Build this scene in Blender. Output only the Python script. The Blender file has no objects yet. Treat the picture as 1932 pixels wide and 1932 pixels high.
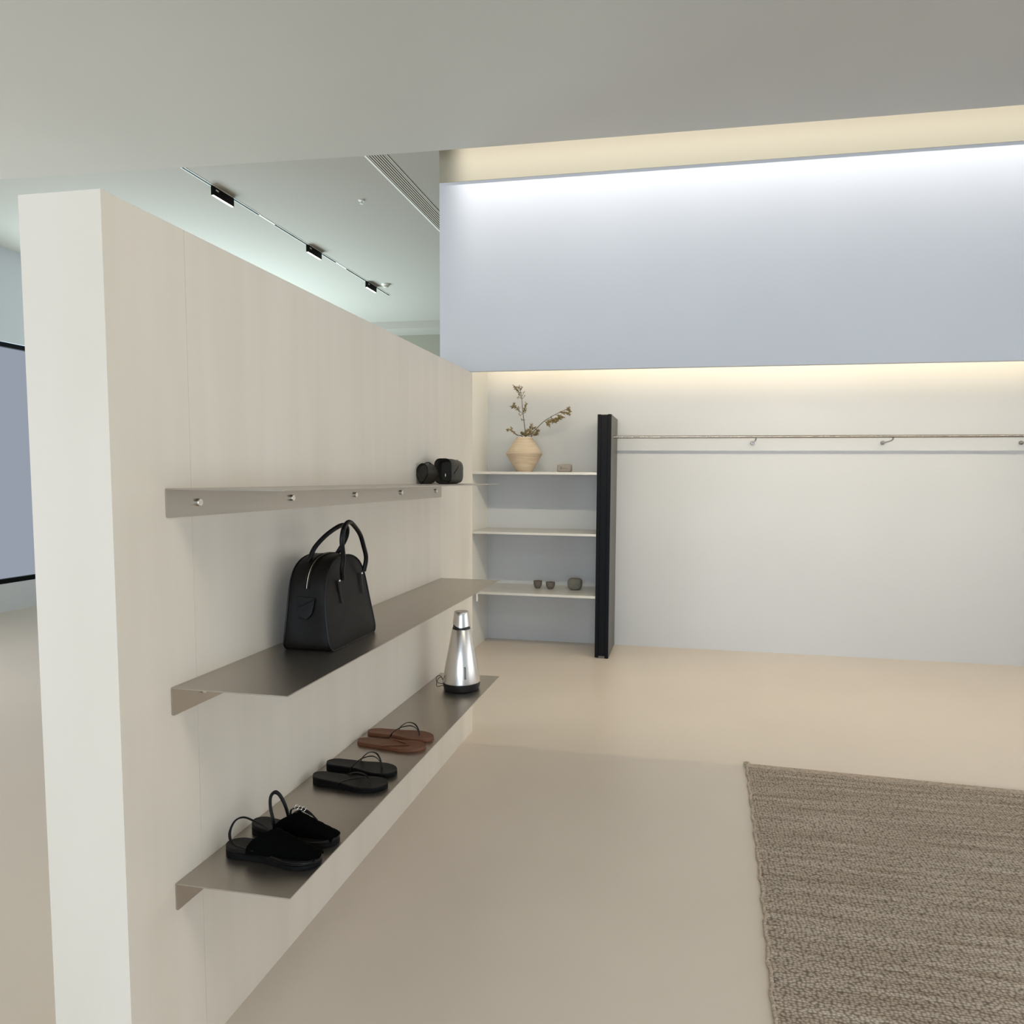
import bpy, bmesh, math, random
from mathutils import Vector, Matrix, Euler
random.seed(7)
S = bpy.context.scene
COL = S.collection
PI = math.pi

# ------------------------------------------------------------------ helpers
def lin(c):
    c = c / 255.0
    return c / 12.92 if c <= 0.04045 else ((c + 0.055) / 1.055) ** 2.4

def rgb(r, g, b):
    return (lin(r), lin(g), lin(b), 1)

def mat(name, color, rough=0.6, metal=0.0, spec=0.5, coat=0.0):
    m = bpy.data.materials.new(name)
    m.use_nodes = True
    b = m.node_tree.nodes['Principled BSDF']
    b.inputs['Base Color'].default_value = color
    b.inputs['Roughness'].default_value = rough
    b.inputs['Metallic'].default_value = metal
    b.inputs['Specular IOR Level'].default_value = spec
    b.inputs['Coat Weight'].default_value = coat
    return m

def N(m, t, **kw):
    n = m.node_tree.nodes.new(t)
    for k, v in kw.items():
        setattr(n, k, v)
    return n

def L(m, a, b):
    m.node_tree.links.new(a, b)

def bsdf(m):
    return m.node_tree.nodes['Principled BSDF']

def noise_tint(m, c1, c2, scale=(1, 1, 1), nscale=2.0, detail=4, lo=0.35, hi=0.65, bump=0.0, rough=None):
    """object-space noise between two paint tones, optional bump"""
    tc = N(m, 'ShaderNodeTexCoord'); mp = N(m, 'ShaderNodeMapping'); nz = N(m, 'ShaderNodeTexNoise')
    rp = N(m, 'ShaderNodeValToRGB')
    mp.inputs['Scale'].default_value = scale
    nz.inputs['Scale'].default_value = nscale; nz.inputs['Detail'].default_value = detail
    rp.color_ramp.elements[0].position = lo; rp.color_ramp.elements[1].position = hi
    rp.color_ramp.elements[0].color = c1; rp.color_ramp.elements[1].color = c2
    L(m, tc.outputs['Object'], mp.inputs['Vector']); L(m, mp.outputs['Vector'], nz.inputs['Vector'])
    L(m, nz.outputs['Fac'], rp.inputs['Fac']); L(m, rp.outputs['Color'], bsdf(m).inputs['Base Color'])
    if bump:
        b = N(m, 'ShaderNodeBump'); b.inputs['Strength'].default_value = bump; b.inputs['Distance'].default_value = 0.002
        L(m, nz.outputs['Fac'], b.inputs['Height']); L(m, b.outputs['Normal'], bsdf(m).inputs['Normal'])
    if rough:
        mr = N(m, 'ShaderNodeMapRange'); mr.inputs['To Min'].default_value = rough[0]; mr.inputs['To Max'].default_value = rough[1]
        L(m, nz.outputs['Fac'], mr.inputs['Value']); L(m, mr.outputs['Result'], bsdf(m).inputs['Roughness'])
    return m

def emit(name, color, strength):
    m = mat(name, color, 0.5)
    bsdf(m).inputs['Emission Color'].default_value = color
    bsdf(m).inputs['Emission Strength'].default_value = strength
    return m

def box(bm, x0, x1, y0, y1, z0, z1):
    vs = [bm.verts.new((x, y, z)) for x in (x0, x1) for y in (y0, y1) for z in (z0, z1)]
    for f in ((0, 1, 3, 2), (4, 6, 7, 5), (0, 4, 5, 1), (2, 3, 7, 6), (0, 2, 6, 4), (1, 5, 7, 3)):
        bm.faces.new([vs[i] for i in f])
    return bm

def B(*a):
    bm = bmesh.new()
    return box(bm, *a)

def prism(bm, pts, z0, z1):
    lo = [bm.verts.new((x, y, z0)) for x, y in pts]; hi = [bm.verts.new((x, y, z1)) for x, y in pts]
    bm.faces.new(lo[::-1]); bm.faces.new(hi)
    n = len(pts)
    for i in range(n):
        bm.faces.new((lo[i], lo[(i + 1) % n], hi[(i + 1) % n], hi[i]))

def rings(bm, R, closed=False, cap=True):
    """R: list of vertex-ring coordinate lists, bridged in order"""
    V = [[bm.verts.new(p) for p in r] for r in R]
    n = len(R[0]); m = len(V)
    for i in range(m if closed else m - 1):
        a, b = V[i], V[(i + 1) % m]
        for k in range(n):
            bm.faces.new((a[k], a[(k + 1) % n], b[(k + 1) % n], b[k]))
    if cap and not closed:
        bm.faces.new(V[0][::-1]); bm.faces.new(V[-1])
    return V

def lathe(bm, prof, seg=48, c=(0, 0, 0), cap=True):
    R = []
    for r, z in prof:
        R.append([(c[0] + r * math.cos(2 * PI * k / seg), c[1] + r * math.sin(2 * PI * k / seg), c[2] + z) for k in range(seg)])
    rings(bm, R, cap=cap)

def spline(P, n=8):
    """Catmull-Rom through P"""
    P = [Vector(p) for p in P]
    Q = [P[0] * 2 - P[1]] + P + [P[-1] * 2 - P[-2]]
    out = []
    for i in range(1, len(Q) - 2):
        for k in range(n):
            t = k / n
            a, b, c, d = Q[i - 1], Q[i], Q[i + 1], Q[i + 2]
            out.append(0.5 * ((2 * b) + (c - a) * t + (2 * a - 5 * b + 4 * c - d) * t * t + (3 * b - a - 3 * c + d) * t ** 3))
    out.append(P[-1])
    return out

def sweep(bm, pts, a, b=None, seg=10, up=(0, 0, 1), closed=False, scale=None):
    """elliptic section (half widths a along side, b along up) swept along pts"""
    b = a if b is None else b
    pts = [Vector(p) for p in pts]; n = len(pts); R = []
    u = Vector(up)
    for i, p in enumerate(pts):
        if closed: t = (pts[(i + 1) % n] - pts[i - 1]).normalized()
        else: t = (pts[min(i + 1, n - 1)] - pts[max(i - 1, 0)]).normalized()
        s = t.cross(u)
        if s.length < 1e-4: s = t.cross(Vector((1, 0.01, 0)))
        s.normalize(); w = s.cross(t).normalized()
        if not closed: u = w if abs(t.dot(Vector(up))) > 0.9 else Vector(up)
        k = scale(i / (n - 1)) if scale else 1.0
        R.append([tuple(p + s * (a * k * math.cos(2 * PI * j / seg)) + w * (b * k * math.sin(2 * PI * j / seg))) for j in range(seg)])
    rings(bm, R, closed=closed)

def obj(name, bm, m, parent=None, smooth=False, bevel=0, loc=None, rotz=0, subsurf=0):
    bmesh.ops.recalc_face_normals(bm, faces=bm.faces[:])
    me = bpy.data.meshes.new(name); bm.to_mesh(me); bm.free()
    if smooth:
        for p in me.polygons: p.use_smooth = True
    me.materials.append(m)
    o = bpy.data.objects.new(name, me); COL.objects.link(o)
    if parent: o.parent = parent
    if loc: o.location = loc
    if rotz: o.rotation_euler = (0, 0, rotz)
    if bevel:
        md = o.modifiers.new('bevel', 'BEVEL'); md.width = bevel; md.segments = 3; md.limit_method = 'ANGLE'
    if subsurf:
        md = o.modifiers.new('sub', 'SUBSURF'); md.levels = subsurf; md.render_levels = subsurf
    if smooth:
        md = o.modifiers.new('edge', 'EDGE_SPLIT'); md.split_angle = math.radians(42)
    return o

def tag(o, label, cat, group=None, kind=None):
    o['label'] = label; o['category'] = cat
    if group: o['group'] = group
    if kind: o['kind'] = kind
    return o

def thing(name, label, cat, loc=(0, 0, 0), rotz=0, group=None):
    o = bpy.data.objects.new(name, None); COL.objects.link(o)
    o.location = loc; o.rotation_euler = (0, 0, rotz); o.empty_display_size = 0.05
    return tag(o, label, cat, group)

def struct(name, bm, m, parent=None, label=None, **kw):
    o = obj(name, bm, m, parent, **kw)
    if parent is None:
        o['kind'] = 'structure'; o['label'] = label; o['category'] = name.split('_')[0]
    return o

def copy_tree(o, parent=None):
    c = o.copy(); COL.objects.link(c); c.parent = parent
    for ch in [x for x in o.children]:
        copy_tree(ch, c)
    return c

# ------------------------------------------------------------------ materials
M_part = noise_tint(mat('microcement', (1, 1, 1, 1), 0.55), rgb(228, 219, 203), rgb(236, 227, 213), (1, 3.5, 0.35), 2.2, 5, 0.3, 0.7, 0.08, (0.42, 0.6))
M_white = noise_tint(mat('white_paint', (1, 1, 1, 1), 0.7), rgb(214, 217, 222), rgb(218, 221, 226), (1, 1, 1), 1.0)
M_back = noise_tint(mat('niche_wall_paint', (1, 1, 1, 1), 0.7), rgb(204, 206, 208), rgb(207, 209, 211), (1, 1, 1), 1.0)
M_cab = mat('white_lacquer', rgb(238, 236, 228), 0.32)
M_shelf = mat('shelf_lacquer', rgb(206, 203, 196), 0.28)
M_cream = mat('cream_paint', rgb(166, 159, 139), 0.7)
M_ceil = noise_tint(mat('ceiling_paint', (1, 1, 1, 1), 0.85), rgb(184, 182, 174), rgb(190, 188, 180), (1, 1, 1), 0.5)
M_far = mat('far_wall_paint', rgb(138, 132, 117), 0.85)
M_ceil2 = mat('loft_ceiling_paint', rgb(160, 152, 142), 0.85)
M_floor = noise_tint(mat('cement_floor', (1, 1, 1, 1), 0.38), rgb(211, 198, 182), rgb(221, 208, 192), (1, 1, 1), 0.9, 4, 0.25, 0.75, 0.0, (0.27, 0.31))
M_steel = mat('brushed_steel', (0.50, 0.462, 0.41, 1), 0.34, 1.0)
def brushed(m, sc, amount=0.35):
    tc = N(m, 'ShaderNodeTexCoord'); mp = N(m, 'ShaderNodeMapping'); nz = N(m, 'ShaderNodeTexNoise')
    mp.inputs['Scale'].default_value = sc; nz.inputs['Scale'].default_value = 6; nz.inputs['Detail'].default_value = 3
    L(m, tc.outputs['Object'], mp.inputs['Vector']); L(m, mp.outputs['Vector'], nz.inputs['Vector'])
    b = N(m, 'ShaderNodeBump'); b.inputs['Strength'].default_value = amount * 0.1; b.inputs['Distance'].default_value = 0.0005
    L(m, nz.outputs['Fac'], b.inputs['Height']); L(m, b.outputs['Normal'], bsdf(m).inputs['Normal'])
    mr = N(m, 'ShaderNodeMapRange'); r = bsdf(m).inputs['Roughness'].default_value
    mr.inputs['To Min'].default_value = r - 0.05; mr.inputs['To Max'].default_value = r + 0.06
    L(m, nz.outputs['Fac'], mr.inputs['Value']); L(m, mr.outputs['Result'], bsdf(m).inputs['Roughness'])
brushed(M_steel, (60, 1.5, 60))
M_bolt = mat('polished_steel', (0.74, 0.70, 0.64, 1), 0.22, 1.0)
M_rod = mat('satin_nickel', (0.36, 0.34, 0.315, 1), 0.25, 0.95)
M_alu = mat('speaker_aluminium', (0.74, 0.71, 0.67, 1), 0.27, 1.0)
M_black = mat('black_plastic', rgb(14, 14, 17), 0.4)
M_rubber = mat('black_rubber', rgb(5, 5, 5), 0.6, spec=0.15)
M_leather = noise_tint(mat('black_leather', (1, 1, 1, 1), 0.5, spec=0.22), rgb(12, 10, 7), rgb(16, 13, 10), (1, 1, 1), 260, 4, 0.3, 0.7, 0.25)
M_leather2 = mat('black_smooth_leather', rgb(6, 6, 7), 0.4, spec=0.25)
M_pouch = noise_tint(mat('lit_black_leather', (1, 1, 1, 1), 0.5, spec=0.3), rgb(54, 50, 42), rgb(66, 61, 52), (1, 1, 1), 120, 4, 0.3, 0.7, 0.25)  # black leather lightened: the light it catches is put into the colour
M_foot = mat('dark_leather_footbed', rgb(17, 14, 11), 0.45, spec=0.25)
M_brown = noise_tint(mat('brown_leather', (1, 1, 1, 1), 0.5), rgb(100, 58, 34), rgb(115, 71, 44), (2, 6, 2), 9, 5, 0.3, 0.7, 0.1)
M_fabric = noise_tint(mat('black_fabric', (1, 1, 1, 1), 0.9, spec=0.05), rgb(3, 3, 3), rgb(5, 5, 4), (1, 1, 1), 500, 2, 0.3, 0.7, 0.3)
M_door = mat('dark_aluminium', rgb(9, 11, 15), 0.5, 0.0, spec=0.15)
M_doorside = mat('grey_aluminium_side', rgb(90, 88, 83), 0.42, 0.1)
M_zip = mat('zip_metal', (0.8, 0.76, 0.68, 1), 0.3, 1.0)
M_cup = noise_tint(mat('dark_stoneware', (1, 1, 1, 1), 0.75), rgb(96, 89, 82), rgb(112, 104, 96), (1, 1, 1), 120, 4, 0.35, 0.65, 0.2)
M_pot = noise_tint(mat('speckled_stoneware', (1, 1, 1, 1), 0.85), rgb(90, 90, 82), rgb(120, 119, 108), (1, 1, 1), 180, 5, 0.35, 0.65, 0.4)
M_stone = noise_tint(mat('grey_stone', (1, 1, 1, 1), 0.8), rgb(138, 130, 122), rgb(156, 148, 140), (1, 1, 1), 160, 5, 0.35, 0.65, 0.3)
M_stem = mat('dry_stem', rgb(92, 78, 56), 0.8)
M_leafA = mat('dry_leaf_tan', rgb(150, 132, 92), 0.8)
M_leafB = mat('dry_leaf_olive', rgb(112, 98, 64), 0.8)
M_detector = mat('detector_plastic', rgb(215, 212, 204), 0.5)
M_vent = mat('vent_metal', rgb(190, 180, 166), 0.5)
M_ventdark = mat('vent_dark', rgb(40, 33, 28), 0.8)
M_line = mat('white_trim', rgb(235, 232, 222), 0.5)
M_lamp = emit('lamp_diffuser', (1.0, 0.93, 0.80, 1), 6.0)
M_led = emit('warm_led', (1.0, 0.80, 0.50, 1), 3.0)

# rim of wood: vase with horizontal grain bands
M_wood = mat('pale_turned_wood', (1, 1, 1, 1), 0.55)
def wood(m):
    tc = N(m, 'ShaderNodeTexCoord'); mp = N(m, 'ShaderNodeMapping'); nz = N(m, 'ShaderNodeTexNoise'); nw = N(m, 'ShaderNodeTexNoise')
    mp.inputs['Scale'].default_value = (3, 3, 55)
    nz.inputs['Scale'].default_value = 1.8; nz.inputs['Detail'].default_value = 6; nz.inputs['Distortion'].default_value = 0.6
    rp = N(m, 'ShaderNodeValToRGB'); e = rp.color_ramp.elements
    e[0].position = 0.3; e[0].color = rgb(196, 174, 146); e[1].position = 0.62; e[1].color = rgb(216, 199, 174)
    L(m, tc.outputs['Object'], mp.inputs['Vector']); L(m, mp.outputs['Vector'], nz.inputs['Vector'])
    L(m, nz.outputs['Fac'], rp.inputs['Fac'])
    # darker heartwood band round the widest part
    sx = N(m, 'ShaderNodeSeparateXYZ'); L(m, tc.outputs['Object'], sx.inputs['Vector'])
    md = N(m, 'ShaderNodeMath', operation='SUBTRACT'); md.inputs[1].default_value = 0.145; L(m, sx.outputs['Z'], md.inputs[0])
    ab = N(m, 'ShaderNodeMath', operation='ABSOLUTE'); L(m, md.outputs[0], ab.inputs[0])
    mr = N(m, 'ShaderNodeMapRange'); mr.inputs['From Min'].default_value = 0.006; mr.inputs['From Max'].default_value = 0.05
    mr.inputs['To Min'].default_value = 0.45; mr.inputs['To Max'].default_value = 0.0
    L(m, ab.outputs[0], mr.inputs['Value'])
    mx = N(m, 'ShaderNodeMix', data_type='RGBA'); mx.inputs[7].default_value = rgb(168, 145, 122)
    L(m, rp.outputs['Color'], mx.inputs[6]); L(m, mr.outputs['Result'], mx.inputs[0]); L(m, mx.outputs[2], bsdf(m).inputs['Base Color'])
wood(M_wood)

# knitted rug
M_rug = mat('knitted_cotton', (1, 1, 1, 1), 0.95, spec=0.1)
def rugmat(m):
    tc = N(m, 'ShaderNodeTexCoord')
    nz0 = N(m, 'ShaderNodeTexNoise'); nz0.inputs['Scale'].default_value = 35
    add = N(m, 'ShaderNodeMixRGB', blend_type='LINEAR_LIGHT'); add.inputs[0].default_value = 0.006
    L(m, tc.outputs['Object'], add.inputs[1]); L(m, tc.outputs['Object'], nz0.inputs['Vector']); L(m, nz0.outputs['Color'], add.inputs[2])
    mp = N(m, 'ShaderNodeMapping'); mp.inputs['Scale'].default_value = (80, 108, 1)
    vo = N(m, 'ShaderNodeTexVoronoi', voronoi_dimensions='2D'); vo.inputs['Scale'].default_value = 1; vo.inputs['Randomness'].default_value = 0.62
    L(m, add.outputs[0], mp.inputs['Vector']); L(m, mp.outputs['Vector'], vo.inputs['Vector'])
    # long rows of yarn tone
    mp2 = N(m, 'ShaderNodeMapping'); mp2.inputs['Scale'].default_value = (1.2, 22, 1)
    n2 = N(m, 'ShaderNodeTexNoise'); n2.inputs['Scale'].default_value = 1.6; n2.inputs['Detail'].default_value = 5
    L(m, tc.outputs['Object'], mp2.inputs['Vector']); L(m, mp2.outputs['Vector'], n2.inputs['Vector'])
    rp = N(m, 'ShaderNodeValToRGB'); e = rp.color_ramp.elements
    e[0].position = 0.3; e[0].color = rgb(170, 153, 134); e[1].position = 0.7; e[1].color = rgb(214, 199, 181)
    L(m, n2.outputs['Fac'], rp.inputs['Fac'])
    r2 = N(m, 'ShaderNodeValToRGB'); e = r2.color_ramp.elements
    e[0].position = 0.15; e[0].color = (1, 1, 1, 1); e[1].position = 0.70; e[1].color = (0.20, 0.185, 0.17, 1)
    L(m, vo.outputs['Distance'], r2.inputs['Fac'])
    sp = N(m, 'ShaderNodeMix', data_type='RGBA', blend_type='MULTIPLY'); sp.inputs[0].default_value = 0.8
    L(m, rp.outputs['Color'], sp.inputs[6]); L(m, r2.outputs['Color'], sp.inputs[7])
    # odd darker stitches
    r3 = N(m, 'ShaderNodeValToRGB'); e = r3.color_ramp.elements
    e[0].position = 0.0; e[0].color = (0.62, 0.6, 0.58, 1); e[1].position = 0.12; e[1].color = (1, 1, 1, 1)
    sr = N(m, 'ShaderNodeSeparateColor'); L(m, vo.outputs['Color'], sr.inputs[0]); L(m, sr.outputs[0], r3.inputs['Fac'])
    s2 = N(m, 'ShaderNodeMix', data_type='RGBA', blend_type='MULTIPLY'); s2.inputs[0].default_value = 0.7
    L(m, sp.outputs[2], s2.inputs[6]); L(m, r3.outputs['Color'], s2.inputs[7]); L(m, s2.outputs[2], bsdf(m).inputs['Base Color'])
    iv = N(m, 'ShaderNodeMath', operation='SUBTRACT'); iv.inputs[0].default_value = 1.0; L(m, vo.outputs['Distance'], iv.inputs[1])
    b = N(m, 'ShaderNodeBump'); b.inputs['Strength'].default_value = 1.0; b.inputs['Distance'].default_value = 0.004
    L(m, iv.outputs[0], b.inputs['Height']); L(m, b.outputs['Normal'], bsdf(m).inputs['Normal'])
rugmat(M_rug)
M_yarn = noise_tint(mat('rug_yarn', (1, 1, 1, 1), 0.95, spec=0.1), rgb(166, 148, 129), rgb(200, 183, 164), (1, 1, 1), 60, 3, 0.3, 0.7, 0.5)

# ------------------------------------------------------------------ the setting
XW = -1.207
struct('floor', B(-7.2, 3.8, -3.6, 11.4, -0.1, 0.0), M_floor, label='seamless beige cement floor running under the shelves and into the niche')
# left partition carrying the shelves, with a fine panel seam
bm = bmesh.new()
box(bm, -1.41, XW, 1.5400, 3.873, 0, 2.09); box(bm, -1.41, XW, 1.294, 1.5391, 0, 2.09); box(bm, -1.40, XW - 0.0010, 1.51, 1.57, 0.002, 2.085)
struct('wall_left', bm, M_part, label='low greige cement partition carrying the three steel shelves')
struct('wall_back', B(-1.83, 3.8, 6.20, 6.32, 0, 3.9), M_back, label='pale back wall behind the niche shelves and hanging rail')
struct('wall_niche', B(-1.83, -1.787, 5.4, 6.20, 0, 2.62), M_cab, label='white side panel closing the left end of the shelf niche')
bm = bmesh.new(); box(bm, -1.41, 3.8, 3.90, 3.935, 2.104, 3.9)
struct('wall_header', bm, M_white, label='deep white header wall hanging above the niche opening')
struct('trim_1', B(-1.41, 3.8, 3.8965, 3.901, 3.162, 3.6), M_cream, label='cream fascia band lit along the top of the header wall')
# niche lid and end, above the line of sight
bm = bmesh.new(); box(bm, -1.41, 3.8, 3.935, 5.4, 2.62, 2.68); box(bm, -1.83, 3.8, 5.4, 6.20, 2.62, 2.68)
struct('ceiling_niche', bm, M_white, label='white soffit of the niche hidden above the header')
struct('wall_niche_end', B(-1.41, -1.37, 3.935, 5.4, 2.6, 3.9), M_white, label='white end wall above the niche soffit')
# front slab ceiling
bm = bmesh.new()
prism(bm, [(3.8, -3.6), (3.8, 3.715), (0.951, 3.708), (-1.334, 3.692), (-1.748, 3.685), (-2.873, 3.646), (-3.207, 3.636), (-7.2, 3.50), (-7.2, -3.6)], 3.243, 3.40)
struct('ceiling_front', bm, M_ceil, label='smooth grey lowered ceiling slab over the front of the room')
# loft ceiling of the back room
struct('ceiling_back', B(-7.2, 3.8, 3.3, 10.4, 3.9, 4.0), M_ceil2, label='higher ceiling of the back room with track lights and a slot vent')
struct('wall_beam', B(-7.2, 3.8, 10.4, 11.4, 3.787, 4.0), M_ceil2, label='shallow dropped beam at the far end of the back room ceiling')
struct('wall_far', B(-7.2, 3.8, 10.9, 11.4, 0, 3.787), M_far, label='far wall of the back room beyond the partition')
# left room outer wall and wall behind the camera, both with real window openings
def wall_x(name, x0, x1, y0, y1, ops, z1, m, label):
    bm = bmesh.new(); ys = y0
    for a, b, c, d in ops:
        box(bm, x0, x1, ys, a, 0, z1); box(bm, x0, x1, a, b, 0, c); box(bm, x0, x1, a, b, d, z1); ys = b
    box(bm, x0, x1, ys, y1, 0, z1)
    return struct(name, bm, m, label=label)
wall_x('wall_outer', -7.3, -7.2, -3.6, 11.4, [(-1.0, 4.0, 0.3, 2.6), (5.5, 10.0, 0.3, 2.9)], 4.0, M_white, 'outer wall of the left room with two wide windows')
wall_x('wall_right', 3.7, 3.8, -3.6, 6.20, [(0.9, 5.3, 0.25, 2.3)], 3.9, M_white, 'right side wall of the shop with a wide window')
bm = bmesh.new()
box(bm, -7.2, -2.7, -3.7, -3.6, 0, 3.4); box(bm, 1.9, 3.8, -3.7, -3.6, 0, 3.4); box(bm, -2.7, 1.9, -3.7, -3.6, 0, 0.2); box(bm, -2.7, 1.9, -3.7, -3.6, 2.5, 3.4)
struct('wall_front', bm, M_white, label='shop front wall behind the camera with a wide window')
def window(name, x0, x1, y0, y1, z0, z1, label, axis):
    f = bmesh.new(); w = 0.05
    if axis == 'y':
        n = 3
        for k in range(n + 1):
            a = x0 + (x1 - x0 - w) * k / n; box(f, a, a + w, y0, y1, z0, z1)
        box(f, x0, x1, y0 + .005, y1 - .005, z0, z0 + w); box(f, x0, x1, y0 + .005, y1 - .005, z1 - w, z1)
    else:
        n = 3
        for k in range(n + 1):
            a = y0 + (y1 - y0 - w) * k / n; box(f, x0, x1, a, a + w, z0, z1)
        box(f, x0 + .005, x1 - .005, y0, y1, z0, z0 + w); box(f, x0 + .005, x1 - .005, y0, y1, z1 - w, z1)
    return struct(name, f, M_door, label=label)
window('window_1', -2.7, 1.9, -3.68, -3.62, 0.2, 2.5, 'wide dark framed shop window behind the camera', 'y')
window('window_2', -7.28, -7.22, -1.0, 4.0, 0.3, 2.6, 'near dark framed window of the left room', 'x')
window('window_3', -7.28, -7.22, 5.5, 10.0, 0.3, 2.9, 'far dark framed window of the left room', 'x')

window('window_4', 3.72, 3.78, 0.9, 5.3, 0.25, 2.3, 'dark framed window in the right side wall', 'x')

# ------------------------------------------------------------------ steel wall shelves
def rr_plate(bm, y0, y1, z0, z1, x0, x1, r):
    """vertical plate in y-z with rounded lower corners"""
    pts = [(y0, z1), (y1, z1)]
    for k in range(7): a = -k * PI / 12; pts.append((y1 - r + r * math.cos(a), z0 + r + r * math.sin(a)))
    for k in range(7): a = -PI / 2 - k * PI / 12; pts.append((y0 + r + r * math.cos(a), z0 + r + r * math.sin(a)))
    A = [bm.verts.new((x0, y, z)) for y, z in pts]; C = [bm.verts.new((x1, y, z)) for y, z in pts]
    n = len(pts); bm.faces.new(A); bm.faces.new(C[::-1])
    for i in range(n): bm.faces.new((A[i], C[i], C[(i + 1) % n], A[(i + 1) % n]))

def make_shelf(y0, y1, label):
    t = thing('wall_shelf', label, 'shelf', (XW, y0, 0), group=None)
    Ln = y1 - y0
    obj('shelf_top', B(0.0005, 0.308, 0, Ln, -0.003, 0), M_steel, t, bevel=0.0008)
    bm = bmesh.new(); rr_plate(bm, 0, Ln, -0.070, -0.003, 0.0005, 0.0035, 0.006)
    obj('wall_flange', bm, M_steel, t)
    for k in range(5):
        yy = 0.108 + k * (Ln - 0.108 - 0.088) / 4
        bm = bmesh.new()
        seg = 28; prof = [(0.0096, 0.0035), (0.0096, 0.0100), (0.0088, 0.0115), (0.0, 0.0115)]
        R = [[(h, yy + max(r, 1e-4) * math.cos(2 * PI * j / seg), -0.036 + max(r, 1e-4) * math.sin(2 * PI * j / seg)) for j in range(seg)] for r, h in prof]
        rings(bm, R)
        obj('bolt', bm, M_bolt, t)
    return t
sh = make_shelf(1.450, 3.345, 'top brushed steel wall shelf, just below eye level, holding two black pouches')
sh.location.z = 1.466
ZT, ZM, ZL = 1.466, 0.987, 0.4995
s2 = copy_tree(sh); s2.location.z = ZM; s2.location.y = 1.448; s2['label'] = 'middle brushed steel wall shelf carrying the black handbag'
s3 = copy_tree(sh); s3.location.z = ZL; s3.location.y = 1.442; s3['label'] = 'lowest brushed steel wall shelf holding the sandals and the speaker'
for s in (sh, s2, s3): s['group'] = 'steel shelves on the partition'

# ------------------------------------------------------------------ niche shelves, dark panel, rail
for z, lab, zt in ((1.545, 'top white niche shelf holding the wooden vase', 0.021), (1.036, 'middle white niche shelf, empty', 0.019), (0.520, 'lowest white niche shelf with two cups and a pot', 0.021)):
    o = obj('niche_shelf', B(-1.786, -0.713, 5.69, 6.199, z - zt, z), M_shelf, bevel=0.001)
    tag(o, lab, 'shelf', 'white niche shelves')
    if z < 0.6:
        obj('bracket', B(-1.742, -1.728, 5.70, 5.712, z - zt - 0.065, z - zt + 0.001), M_line, o)
t = thing('panel_column', 'tall narrow dark panel between the niche shelves and the rail', 'panel', (-0.656, 5.685, 0))
obj('side_panel', B(-0.056, 0.058, 0.012, 0.513, 0.004, 2.0145), M_doorside, t, bevel=0.001)
obj('front_strip', B(-0.056, -0.028, 0.0, 0.0125, 0.008, 2.0155), M_door, t, bevel=0.002)
obj('front_strip', B(0.028, 0.0565, 0.0, 0.0125, 0.0, 2.0165), M_door, t, bevel=0.002)
obj('front_panel', B(-0.027, 0.027, 0.005, 0.0125, 0.022, 2.011), M_door, t, bevel=0.001)
obj('foot', B(-0.026, 0.026, 0.004, 0.0125, 0.0, 0.018), M_doorside, t, bevel=0.001)

t = thing('hanging_rail', 'slim satin metal hanging rail along the back wall', 'rail', (0.56, 6.2, 1.843))
bm = bmesh.new(); sweep(bm, [(-1.157, -0.30, 0.0), (0, -0.30, 0), (2.6, -0.30, 0.004)], 0.0115, seg=20)
obj('rod', bm, M_rod, t, smooth=True)
bm = bmesh.new(); sweep(bm, [(-1.158, -0.30, 0.0), (-1.150, -0.30, 0.0)], 0.0135, seg=20)
obj('end_cap', bm, M_rod, t, smooth=False)
def bracket(dx, first=None):
    if first:
        c = copy_tree(first, t); c.location.x = dx; return c
    bm = bmesh.new()
    sweep(bm, [(0, 0, -0.035), (0, -0.012, -0.035), (0, -0.02, -0.035)], 0.017, seg=24, up=(0, 0, 1), scale=lambda s: 1 if s < 0.8 else 0.8)
    sweep(bm, spline([(0, -0.018, -0.035), (0, -0.12, -0.034), (0, -0.24, -0.030), (0, -0.292, -0.022), (0, -0.299, -0.010)], 6), 0.0065, seg=12, up=(1, 0, 0))
    o = obj('rail_bracket', bm, M_rod, t, smooth=True); o.location.x = dx
    return o
b0 = bracket(-0.004); bracket(1.035, b0); bracket(2.07, b0)

# ------------------------------------------------------------------ vase and dried branches
VX, VY, VZ = -1.380, 5.93, 1.545
bm = bmesh.new()
lathe(bm, [(0.066, 0.0), (0.069, 0.003), (0.1555, 0.152), (0.158, 0.158), (0.1555, 0.164), (0.072, 0.291), (0.069, 0.293), (0.069, 0.300), (0.060, 0.300), (0.058, 0.28), (0.10, 0.16), (0.05, 0.02), (0.001, 0.02)], 96)
vz = obj('vase', bm, M_wood, smooth=True, loc=(VX, VY, VZ)); tag(vz, 'pale turned wooden vase with a wide faceted belly on the top niche shelf', 'vase')
md = vz.modifiers.new('es', 'EDGE_SPLIT'); md.split_angle = math.radians(25)

def px2m(u, v):  # crop scale helper: photo offsets to metres on the vase plane
    return ((u - 990.0) / 211.0, (889.3 - v) / 211.0)

def leaf(bm, p, d, ln, w):
    d = d.normalized(); s = d.cross(Vector((random.uniform(-1, 1), 1, random.uniform(-1, 1)))).normalized()
    n = d.cross(s).normalized()
    a = bm.verts.new(p); e = bm.verts.new(p + d * ln)
    m1 = bm.verts.new(p + d * ln * .5 + s * w); m2 = bm.verts.new(p + d * ln * .5 - s * w)
    m3 = bm.verts.new(p + d * ln * .5 + n * w * .5); m4 = bm.verts.new(p + d * ln * .5 - n * w * .5)
    for A, C in ((m1, m3), (m3, m2), (m2, m4), (m4, m1)):
        bm.faces.new((a, A, C)); bm.faces.new((e, C, A))

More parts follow.
